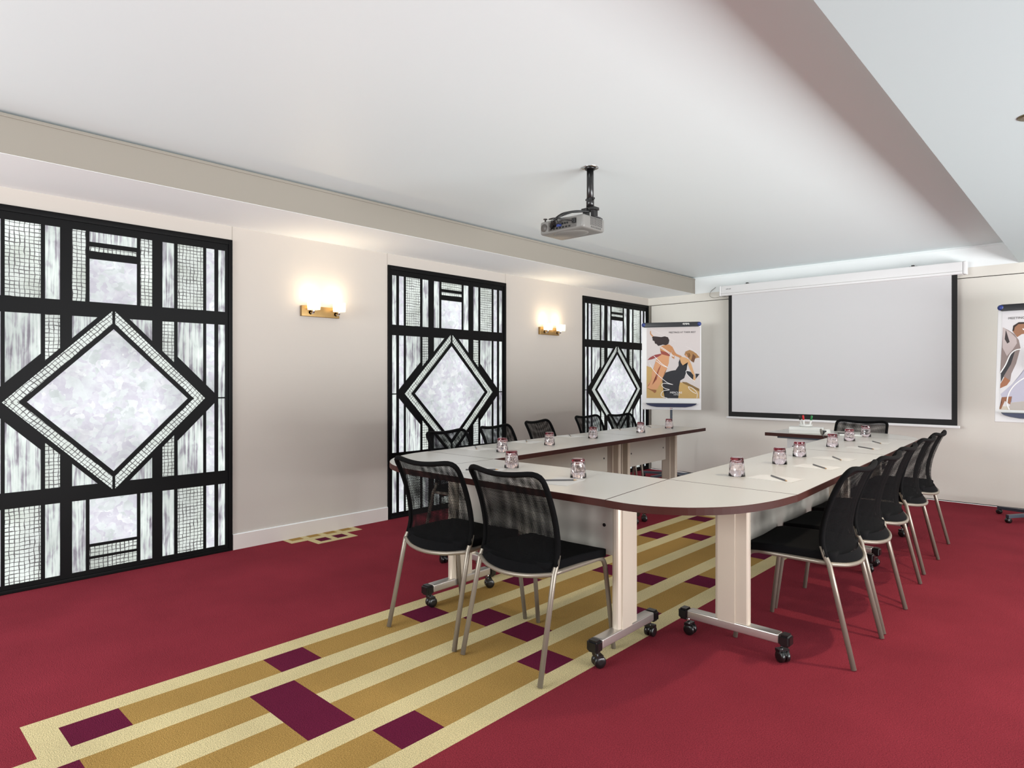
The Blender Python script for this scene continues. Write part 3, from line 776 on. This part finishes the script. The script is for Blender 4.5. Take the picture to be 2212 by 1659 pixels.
b = B(); b.tube([(-.065, 0, 0), (.055, 0, 0), (.07, 0, 0)], [.004, .004, .0015], M['plast'], 8)
o = b.build('ballpoint_pen', loc=(-1.66, 5.985, TZ + .0166)); o.rotation_euler = (0, 0, R(25)); tag(o, 'black pen lying on the notepad on the far table', 'pen')

# ------------------------------------------------------------ projection screen
YS = 7.55
t = empty('projection_screen', 'pull down projection screen with white case and black border on the back wall', 'projection screen', (-2.26, YS, 2.3))
q = lambda x: x + 2.26
b = B(); b.box((q(-3.50), -.035, -.055), (q(-1.045), .075, .066), M['case'], .008); b.box((q(-3.50), -.037, -.030), (q(-1.045), -.034, -.028), M['dgrey']); c_o = b.build('case', t)
for a, c in ((-3.525, -3.50), (-1.045, -1.015)):
    b = B(); b.box((q(a), -.037, -.057), (q(c), .077, .068), M['case'], .010); b.build('end_cap', c_o)
b = B()
for i, (x, ww) in enumerate(((-3.435, .012), (-3.418, .010), (-3.400, .014), (-3.382, .008))): b.box((q(x), -.0365, .018), (q(x) + ww, -.034, .024 + .002 * (i % 2)), M['pdark'])
b.build('badge', c_o)['label'] = 'small dark maker mark'
b = B()
for x in (-3.22, -1.50): b.box((q(x), .0, .066), (q(x) + .07, .096, .072), M['pdark']); b.box((q(x) + .02, -.01, .07), (q(x) + .045, .02, .082), M['pdark'])
b.build('bracket', t)
b = B(); b.box((q(-3.418), 0, .768 - 2.3), (q(-1.092), .004, -.05), M['scrb']); b.build('border', t)['label'] = 'black border'
b = B(); b.box((q(-3.375), -.002, .826 - 2.3), (q(-1.139), .0, -.05), M['scr']); b.build('screen_fabric', t)['label'] = 'white projection surface'
b = B(); b.box((q(-3.44), -.014, .742 - 2.3), (q(-1.071), .018, .768 - 2.3), M['case'], .005); b.build('bottom_bar', t)
b = B(); b.tube(spline([(q(-3.63), YB - YS - .008, .078), (q(-3.69), .085, .03), (q(-3.69), .06, -.03), (q(-3.62), .03, -.062), (q(-3.5), 0, -.058), (q(-3.44), -.02, -.06)], 6), .0028, M['dgrey'], 6); b.build('cable', t)

# ------------------------------------------------------------ projector
t = empty('projector', 'grey ceiling projector with tangled cables on a black pole', 'projector', (-2.341, 3.213, ZC))
q = lambda x, y, z: (x + 2.341, y - 3.213, z - ZC)
PX0, PX1, PY0, PY1, PZ0, PZ1 = -2.612, -2.275, 3.055, 3.272, 2.126, 2.208
b = B()
b.box(q(PX0, PY0, PZ0), q(PX1, PY1, PZ1), M['pgrey'], .016)
tt = bmesh.new(); bmesh.ops.create_uvsphere(tt, u_segments=28, v_segments=14, radius=1)
for v in tt.verts: v.co = Vector(q(-2.44 + v.co.x * .12, 3.15 + v.co.y * .085, PZ0 + .002 + v.co.z * .016))
b.add(tt, M['pgrey'], True); body = b.build('body', t)
b = B(); b.box(q(-2.545, PY0 - .001, PZ0 + .012), q(-2.325, PY0 + .006, PZ1 - .012), M['pmid'], .004)
for i in range(7): b.box(q(-2.53 + i * .024, PY0 - .003, PZ0 + .018), q(-2.53 + i * .024 + .014, PY0, PZ0 + .028), M['plast'])
for i in range(3): b.lathe([(.0055, 0), (.0055, .004)], M['plast'], 10, mtx=Matrix.Translation(q(-2.43 + i * .018, PY0 - .001, PZ0 + .045)) @ Matrix.Rotation(R(90), 4, 'X'))
b.box(q(-2.47, PY0 - .012, PZ0 + .030), q(-2.44, PY0, PZ0 + .044), M['vgab']); b.box(q(-2.352, PY0 - .014, PZ0 + .034), q(-2.328, PY0, PZ0 + .062), M['plast'], .002)
b.build('port_panel', body)
b = B(); b.lathe([(.0, .003), (.024, .003), (.0245, 0)], M['pmid'], 28, mtx=Matrix.Translation(q(-2.578, PY0 - .0003, 2.167)) @ Matrix.Rotation(R(90), 4, 'X'), cap=False); b.build('speaker_grille', body)
b = B()
for i in range(8):
    for j in range(9): b.box(q(PX1 - .001, 3.125 + i * .0155, 2.152 + j * .0055), q(PX1 + .0012, 3.125 + i * .0155 + .010, 2.152 + j * .0055 + .003), M['pdark'])
for i in range(6):
    for j in range(2): b.box(q(PX1 - .001, 3.13 + i * .018, 2.137 + j * .006), q(PX1 + .0012, 3.13 + i * .018 + .013, 2.137 + j * .006 + .003), M['pdark'])
b.build('vent', body)
b = B(); b.lathe([(.005, 0), (.005, .014), (.013, .016), (.013, .020)], M['pdark'], 16, c=q(-2.585, 3.075, PZ1)); b.build('foot_knob', body)
b = B(); b.lathe([(.0, 0), (.052, 0), (.052, -.003), (.0, -.003)], M['chrome'], 28, cap=False); b.lathe([(.036, -.003), (.030, -.014)], M['plast'], 24); b.build('ceiling_rose', t)
b = B(); b.lathe([(.0215, -.003), (.0215, -.235)], M['plast'], 24); b.lathe([(.024, -.190), (.024, -.245)], M['plast'], 24)
for sx in (1, -1): b.lathe([(.006, .02), (.006, .034), (.003, .036)], M['plast'], 10, mtx=Matrix.Translation((0, 0, -.205)) @ Matrix.Rotation(R(70 * sx), 4, 'Y'))
b.build('pole', t)
b = B()
for sx in (-1, 1):
    b.prism([(sx * .030 - .012, -.02), (sx * .030 + .012, -.02), (sx * .030 + .012, .02), (sx * .030 - .012, .02)], -.322, -.262, M['plast'])
    b.box((sx * .030 - .020, -.026, -.268), (sx * .030 + .020, .026, -.250), M['plast'], .003)
    b.box((sx * .034 - .016, -.03, -.324), (sx * .034 + .022, .03, -.314), M['plast'])
b.build('bracket', t)
def cab(pts, r=.0042, m='plast'):
    b = B(); b.tube(spline([q(*p) for p in pts], 7), r, M[m], 8); b.build('cable', t)
cab([(-2.35, 3.20, 2.262), (-2.39, 3.13, 2.255), (-2.42, 3.06, 2.236), (-2.43, 3.02, 2.215), (-2.45, 3.0, 2.19), (-2.47, 3.01, 2.172), (-2.49, 3.05, 2.165)])
cab([(-2.33, 3.20, 2.256), (-2.37, 3.12, 2.244), (-2.40, 3.05, 2.228), (-2.42, 3.01, 2.20), (-2.46, 2.99, 2.176), (-2.50, 3.02, 2.160), (-2.51, 3.05, 2.158)], .0052)
cab([(-2.32, 3.18, 2.25), (-2.37, 3.10, 2.24), (-2.41, 3.04, 2.215), (-2.44, 3.01, 2.192), (-2.44, 3.04, 2.166)], .0035)
cab([(-2.34, 3.04, 2.172), (-2.38, 3.01, 2.178), (-2.45, 3.0, 2.198), (-2.52, 3.03, 2.207), (-2.50, 3.08, 2.216), (-2.42, 3.1, 2.216), (-2.34, 3.12, 2.214)], .003)
cab([(-2.31, 3.2, 2.225), (-2.29, 3.24, 2.218), (-2.285, 3.262, 2.210)], .003)
b = B()
for x, z in ((-2.495, 2.164), (-2.515, 2.157)): b.tube([q(x + .05, 2.995, z + .022), q(x, 3.052, z)], .0085, M['plast'], 10)
b.build('connector', t)

# ------------------------------------------------------------ wall lamps
def sconce(y, label):
    t = empty('wall_lamp', label, 'wall lamp', (XW, y, 1.757), 0, 'brass wall lamps with two glass cubes')
    b = B(); b.box((.001, -.165, -.041), (.030, .165, .041), M['brass'], .003); b.build('backplate', t)
    for sy in (-1, 1):
        yy = sy * .112 + .02
        b = B(); b.tube(spline([(.030, yy, -.010), (.055, yy, -.016), (.075, yy, -.010), (.080, yy, .006)], 5), .009, M['chrome'], 10)
        b.lathe([(.016, -.012), (.016, -.006)], M['chrome'], 14, mtx=Matrix.Translation((.036, yy, -.010)) @ Matrix.Rotation(R(90), 4, 'Y')); b.build('arm', t)
        b = B(); o_, i_ = .036, .023
        b.box((.080 - o_, yy - o_, .006), (.080 + o_, yy + o_, .022), M['shade'], .003)
        for a in range(4):
            m4 = Matrix.Translation((.080, yy, 0)) @ Matrix.Rotation(PI / 2 * a, 4, 'Z')
            tt = bmesh.new(); bmesh.ops.create_cube(tt, size=1)
            for v in tt.verts: v.co = Vector((.0295 + v.co.x * .013, v.co.y * .072, .050 + v.co.z * .056))
            b.add(tt, M['shade'], False, m4)
        sh = b.build('shade', t)
        b = B(); b.lathe([(.006, .022), (.008, .03), (.008, .06), (.004, .066)], M['bulb'], 12, c=(.080, yy, 0)); b.build('bulb', sh)
        l = bpy.data.lights.new('wall_lamp_light', 'POINT'); l.energy = .8; l.color = (1, .78, .50); l.shadow_soft_size = .03
        lo = bpy.data.objects.new('wall_lamp_light', l); COL.objects.link(lo); lo.parent = t; lo.location = (.085, yy, .098)
        l = bpy.data.lights.new('wall_lamp_uplight', 'SPOT'); l.energy = .8; l.color = (1, .86, .66); l.spot_size = R(150); l.spot_blend = 1; l.shadow_soft_size = .02
        lo = bpy.data.objects.new('wall_lamp_uplight', l); COL.objects.link(lo); lo.parent = t; lo.location = (.085, yy, .090); lo.rotation_euler = (PI, 0, 0)
sconce(2.681, 'lit brass wall lamp with two glass cubes, between the first and second windows')
sconce(5.520, 'lit brass wall lamp with two glass cubes, between the second and third windows')

# ------------------------------------------------------------ recessed downlights in the right soffit
for i, (x, y) in enumerate(((-.235, 3.42), (-.215, 5.25), (-.215, 1.6), (-.215, 6.9))):
    l = bpy.data.lights.new('downlight_beam', 'SPOT'); l.energy = (54, 26, 14, 3)[i]; l.color = (1, .83, .62); l.spot_size = R(140); l.spot_blend = .9; l.shadow_soft_size = .03
    lo = bpy.data.objects.new('downlight_beam', l); COL.objects.link(lo)
    t = empty('downlight', ('recessed brass downlight at the right edge, in the lowered ceiling' if i == 0 else 'recessed downlight in the lowered ceiling, out of view on the right') , 'ceiling light', (x, y, ZS), 0, 'recessed downlights')
    b = B(); b.lathe([(.030, -.002), (.048, -.004), (.052, 0), (.045, .0)], M['dl'], 28, cap=False); b.lathe([(.030, -.002), (.024, -.0005), (.0, -.0005)], M['brass'], 24, cap=False); b.build('trim_ring', t)
    lo.parent = t; lo.location = (0, 0, -.02)

# ------------------------------------------------------------ flip charts with posters
def wordmesh(b, txt, x0, x1, z, m, y, h=None):
    cu = bpy.data.curves.new('word', 'FONT'); cu.body = txt; o = bpy.data.objects.new('word', cu); COL.objects.link(o)
    dg = bpy.context.evaluated_depsgraph_get(); me = bpy.data.meshes.new_from_object(o.evaluated_get(dg))
    xs = [v.co.x for v in me.vertices]; zs = [v.co.y for v in me.vertices]
    s = (x1 - x0) / (max(xs) - min(xs)); hz = (h / (max(zs) - min(zs))) if h else s
    tmp = bmesh.new(); tmp.from_mesh(me)
    for v in tmp.verts: v.co = Vector((x0 + (v.co.x - min(xs)) * s, y, z + v.co.y * hz))
    b.add(tmp, m); bpy.data.objects.remove(o); bpy.data.meshes.remove(me); bpy.data.curves.remove(cu)
CM = {}
def cm(rgb):
    if rgb not in CM: CM[rgb] = mat('print_%d_%d_%d' % rgb, rgb, .45, spec=.35)
    return CM[rgb]
def ngon(b, pts, rgb, y):
    tmp = bmesh.new(); f = tmp.faces.new([tmp.verts.new((p[0], y, p[1])) for p in pts]); bmesh.ops.triangulate(tmp, faces=[f]); b.add(tmp, cm(rgb))
def stroke(b, pts, wd, rgb, y):
    pts = [Vector((p[0], 0, p[1])) for p in pts]; pts = spline(pts, 6)
    L_, R_ = [], []
    for i, p in enumerate(pts):
        d = (pts[min(i + 1, len(pts) - 1)] - pts[max(0, i - 1)]).normalized(); n = Vector((-d.z, 0, d.x)) * wd / 2
        L_.append(p + n); R_.append(p - n)
    for i in range(len(pts) - 1):
        b.face([(v.x, y, v.z) for v in (L_[i], R_[i], R_[i + 1], L_[i + 1])], cm(rgb))
def flipchart(label, loc, rz, tilt, base, poster):
    """board-local frame: x across, z up from board bottom centre"""
    t = empty('flip_chart', label, 'flip chart', loc, rz, 'flip charts by the back wall')
    TM = Matrix.Translation((0, 0, base)) @ Matrix.Rotation(tilt, 4, 'X')
    def fin(b, name, par=t):
        for v in b.bm.verts: v.co = TM @ v.co
        return b.build(name, par)
    b = B(); b.box((-.35, 0, 0), (.35, .018, 1.055), M['board'], .004); bo = fin(b, 'board')
    b = B(); b.box((-.325, -.030, 1.005), (.325, .004, 1.062), M['header'], .006)
    for i in range(9): b.box((.135 + i * .009, -.0312, 1.034 - (i % 3) * .003), (.141 + i * .009, -.0300, 1.044 + (i % 2) * .006), M['cup'])
    fin(b, 'paper_clamp', bo)
    for sx in (-1, 1):
        b = B(); tt = bmesh.new(); bmesh.ops.create_uvsphere(tt, u_segments=20, v_segments=10, radius=1)
        for v in tt.verts: v.co = Vector((sx * .326 + v.co.x * .027, -.016 + v.co.y * .022, 1.036 + v.co.z * .026))
        b.add(tt, M['blue'], True); fin(b, 'clamp_knob', bo)['label'] = 'blue knob'
    b = B()
    pts = [(-.30, .078), (-.285, .062), (-.24, .045), (-.17, .033), (.17, .033), (.24, .045), (.285, .062), (.30, .078)]
    tmp = bmesh.new(); a = [tmp.verts.new((x, -.045, z)) for x, z in pts]; c = [tmp.verts.new((x, .0, z)) for x, z in pts]
    tmp.faces.new(a); tmp.faces.new(c[::-1])
    for i in range(len(pts)): tmp.faces.new((a[i], a[(i + 1) % len(pts)], c[(i + 1) % len(pts)], c[i]))
    b.add(tmp, M['navy']); b.box((-.298, -.046, .074), (.298, 0, .079), M['header']); fin(b, 'pen_tray', bo)
    b = B(); b.box((-.012, -.002, .012), (-.002, .0, .020), M['red']); b.box((.002, -.002, .013), (.018, .0, .019), M['pdark']); fin(b, 'badge', bo)
    b = B(); b.tube([(0, .045 - math.sin(tilt) * .6, .06), (0, .045 - math.sin(tilt) * .6, .70), (0, .045 - math.sin(tilt) * .3, base + .6)], .014, M['steel'], 14)
    b.box((-.03, .0, base + .45), (.03, .05, base + .60), M['plast']); b.build('pole', t)
    b = B(); b.lathe([(.035, .045), (.035, .085), (.02, .095)], M['plast'], 18, c=(0, .045, 0)); hub = b.build('hub', t)
    for k in range(5):
        a = 2 * PI * k / 5 + .3; d = Vector((math.cos(a), math.sin(a), 0)); b = B()
        Rm = Matrix.Translation((0, .045, 0)) @ Matrix.Rotation(a, 4, 'Z'); tt = bmesh.new(); bmesh.ops.create_cube(tt, size=1)
        for v in tt.verts: v.co = Vector((.19 + v.co.x * .36, v.co.y * (.042 if v.co.x < 0 else .030), .062 + v.co.z * .026 - v.co.x * .012))
        b.add(tt, M['steel'], False, Rm); lg = b.build('leg', t)
        b = B()
        for s2 in (-1, 1): b.lathe([(.006, -.007), (.020, -.007), (.022, 0), (.020, .007), (.006, .007)], M['plast'], 16, mtx=Rm @ Matrix.Translation((.36, s2 * .010, .0222)) @ Matrix.Rotation(R(90), 4, 'X'))
        b.lathe([(.006, .022), (.006, .055)], M['plast'], 8, mtx=Rm @ Matrix.Translation((.36, 0, 0))); b.build('castor', lg)
    b = B(); poster(b)
    for v in b.bm.verts: v.co = TM @ v.co
    p = b.build('poster', loc=loc, norm=False); p.rotation_euler = (0, 0, rz)
    return t, p
def poster_a(b):
    def P(x, y):   # crop pixels -> board metres
        xl = 228 + (y - 205) * .031
        return (-.292 + (x - xl) / 858 * .632, 1.000 - (y - 203) / 1200 * .862)
    def G_(l, rgb, k): ngon(b, [P(*p) for p in l], rgb, -.0012 - .0003 * k)
    def S_(l, k, wd=.006, rgb=(240, 238, 236)): stroke(b, [P(*p) for p in l], wd, rgb, -.0012 - .0003 * k)
    b.box((-.292, -.0011, .138), (.340, -.0003, 1.002), cm((206, 198, 196)))
    sk = (190, 134, 88)
    G_([(247, 850), (330, 880), (430, 980), (520, 1150), (600, 1230), (800, 1130), (1000, 1180), (1104, 1270), (1106, 1400), (263, 1400)], (192, 158, 98), 1)
    G_([(820, 1120), (900, 1130), (1104, 1240), (1104, 1285), (960, 1205), (850, 1150)], (132, 104, 62), 2)
    G_([(470, 650), (610, 688), (606, 800), (580, 900), (540, 960), (510, 1090), (430, 1250), (340, 1250), (262, 1222), (300, 1180), (270, 1160), (330, 1100), (340, 960), (370, 860), (400, 740)], (208, 152, 110), 3)
    G_([(500, 750), (480, 830), (440, 900), (400, 1020), (410, 1060), (345, 1180), (420, 1080), (445, 960), (470, 880)], (150, 80, 60), 4)
    G_([(455, 520), (520, 500), (600, 488), (655, 530), (645, 600), (612, 690), (480, 652), (462, 590)], sk, 4)
    G_([(462, 592), (560, 620), (632, 640), (612, 690), (480, 652)], (150, 72, 58), 5)
    G_([(600, 490), (655, 530), (700, 620), (725, 650), (810, 690), (790, 722), (700, 680), (660, 610), (632, 560)], sk, 5)
    G_([(640, 590), (690, 650), (693, 738), (655, 712), (665, 690), (645, 640)], sk, 6)
    G_([(285, 262), (297, 248), (303, 300), (350, 352), (330, 362), (286, 305)], sk, 4)
    G_([(318, 372), (340, 345), (400, 352), (470, 362), (530, 350), (580, 368), (602, 420), (590, 478), (550, 502), (500, 490), (470, 500), (440, 490), (425, 512), (400, 480), (372, 470), (362, 430), (330, 415), (345, 395)], (44, 30, 30), 6)
    G_([(474, 645), (380, 662), (300, 705), (256, 752), (330, 740), (420, 705), (482, 662)], (146, 62, 62), 5)
    G_([(262, 1225), (330, 1250), (420, 1262), (415, 1300), (390, 1315), (365, 1290), (300, 1250)], (150, 96, 60), 4)
    G_([(780, 690), (870, 715), (930, 752), (970, 840), (1010, 960), (1042, 1070), (1020, 1112), (990, 1092), (995, 1010), (940, 900), (905, 810), (860, 855), (800, 830), (775, 760)], (206, 160, 112), 5)
    G_([(862, 640), (890, 612), (930, 620), (945, 660), (930, 700), (900, 715), (870, 690)], (196, 140, 98), 7)
    G_([(850, 668), (868, 612), (930, 585), (985, 610), (1040, 650), (1092, 715), (1050, 722), (1010, 738), (1002, 800), (960, 772), (920, 730), (945, 690), (935, 640), (885, 640), (866, 680)], (164, 122, 76), 8)
    G_([(985, 650), (1030, 700), (1004, 798), (960, 770), (975, 700)], (104, 68, 44), 9)
    G_([(780, 740), (800, 800), (830, 845), (880, 850), (912, 790), (900, 850), (880, 900), (888, 960), (860, 1060), (800, 1100), (782, 1200), (776, 1400), (560, 1400), (545, 1330), (630, 1262), (560, 1240), (520, 1180), (512, 1060), (560, 965), (650, 935), (720, 925), (765, 850), (762, 790)], (36, 36, 42), 6)
    G_([(880, 930), (960, 955), (1004, 1010), (1002, 1090), (950, 1040), (900, 990)], (36, 36, 42), 6)
    G_([(1035, 985), (1100, 990), (1044, 1070)], (36, 36, 42), 6)
    S_([(455, 515), (560, 590), (640, 650), (682, 690), (650, 680), (560, 610), (460, 540)], 9)
    S_([(360, 680), (420, 740), (500, 820), (590, 880), (500, 840), (400, 765)], 9)
    S_([(290, 800), (330, 880), (420, 990), (520, 1080), (600, 1140), (685, 1170), (560, 1148), (510, 1160), (510, 1195), (560, 1235), (630, 1258), (540, 1275), (500, 1320), (510, 1370), (600, 1398)], 9)
    S_([(930, 935), (885, 940), (900, 990), (960, 1060), (1030, 1112)], 9)
    S_([(1070, 1395), (1070, 1310), (1000, 1230), (935, 1205), (945, 1240), (1000, 1290), (1060, 1320)], 9)
    S_([(300, 220), (520, 340), (700, 440)], 2, .003, (222, 216, 214)); S_([(860, 520), (1000, 600), (1080, 680)], 2, .003, (222, 216, 214))
    wordmesh(b, 'MEETINGS AT THEIR BEST', P(585, 0)[0], P(1010, 0)[0], P(0, 300)[1], cm((70, 66, 68)), -.0048, .020)
    wordmesh(b, 'MERCURE', P(602, 0)[0], P(786, 0)[0] + .005, P(0, 1320)[1], cm((244, 244, 244)), -.0048)
    wordmesh(b, 'HOTELS', P(660, 0)[0], P(752, 0)[0], P(0, 1350)[1], cm((244, 244, 244)), -.0048)
def poster_b(b):
    def P(x, y):
        xl = 178 - (y - 60) * .0735
        return (-.350 + (x - xl) / 1600, 1.056 - (y - 60) / 1430)
    def G_(l, rgb, k): ngon(b, [P(*p) for p in l], rgb, -.0012 - .0003 * k)
    def S_(l, k, wd=.009): stroke(b, [P(*p) for p in l], wd, (244, 243, 242), -.0012 - .0003 * k)
    b.box((-.318, -.0011, .108), (.338, -.0003, 1.0), cm((222, 220, 222)))
    b.box((-.318, -.0014, .108), (.338, -.0012, .14), cm((206, 196, 180)))
    G_([(222, 345), (290, 390), (350, 440), (395, 520), (408, 620), (350, 820), (290, 950), (270, 1050), (190, 985), (162, 940), (180, 780), (200, 600)], (146, 130, 126), 1)
    G_([(222, 345), (310, 420), (368, 495), (372, 560), (320, 640), (250, 722), (203, 610)], (194, 180, 178), 2)
    G_([(255, 380), (272, 460), (290, 540), (262, 560), (235, 500)], (64, 56, 56), 3)
    G_([(170, 930), (230, 840), (290, 710), (345, 660), (290, 830), (205, 975), (165, 1060)], (58, 56, 60), 2)
    G_([(158, 1085), (212, 992), (272, 1042), (232, 1100), (152, 1140)], (166, 110, 80), 3)
    G_([(333, 405), (350, 322), (420, 296), (520, 300), (540, 400), (470, 440), (430, 445), (378, 482)], (158, 114, 88), 3)
    G_([(328, 400), (342, 330), (405, 288), (520, 290), (520, 312), (400, 312), (357, 352), (348, 395)], (58, 44, 40), 4)
    G_([(440, 372), (520, 380), (500, 400), (450, 392)], (240, 236, 232), 5)
    G_([(900, 560), (640, 700), (469, 850), (400, 960), (300, 1080), (156, 1215), (166, 1255), (282, 1242), (272, 1320), (469, 1290), (900, 1290)], (190, 188, 204), 2)
    G_([(166, 1255), (282, 1242), (258, 1345), (232, 1330), (200, 1300), (150, 1408), (132, 1405), (166, 1320)], (150, 100, 74), 4)
    G_([(272, 1322), (469, 1292), (900, 1292), (900, 1412), (226, 1412)], (188, 180, 174), 3)
    G_([(545, 620), (640, 560), (760, 580), (800, 700), (700, 760), (600, 720)], (158, 114, 88), 4)
    G_([(430, 1075), (445, 1065), (458, 1080), (445, 1098)], (60, 58, 66), 5)
    S_([(166, 940), (230, 835), (290, 705), (350, 650), (412, 636)], 6); S_([(620, 940), (469, 985), (330, 1085), (252, 1200), (222, 1330), (244, 1412)], 6)
    wordmesh(b, 'MEETINGS AT THEIR BEST', P(292, 240)[0], P(292, 240)[0] + .33, P(0, 245)[1], cm((70, 66, 68)), -.0048, .020)
    wordmesh(b, 'MERCURE', -.08, .08, .17, cm((90, 86, 88)), -.0048)
    wordmesh(b, 'HOTELS', -.04, .04, .15, cm((90, 86, 88)), -.0048)
t, p = flipchart('whole flip chart in the left far corner beside the third window', (-3.905, 7.02, 0), R(27), 0, .850, poster_a)
tag(p, 'poster of two women in long dresses on sand, on the left flip chart', 'poster', 'posters on the flip charts')
t, p = flipchart('flip chart at the right edge of the photo, cut off by the frame', (-.405, 7.10, 0), R(-3), R(-9), .845, poster_b)
tag(p, 'poster of people in grey and lilac coats on the right flip chart', 'poster', 'posters on the flip charts')
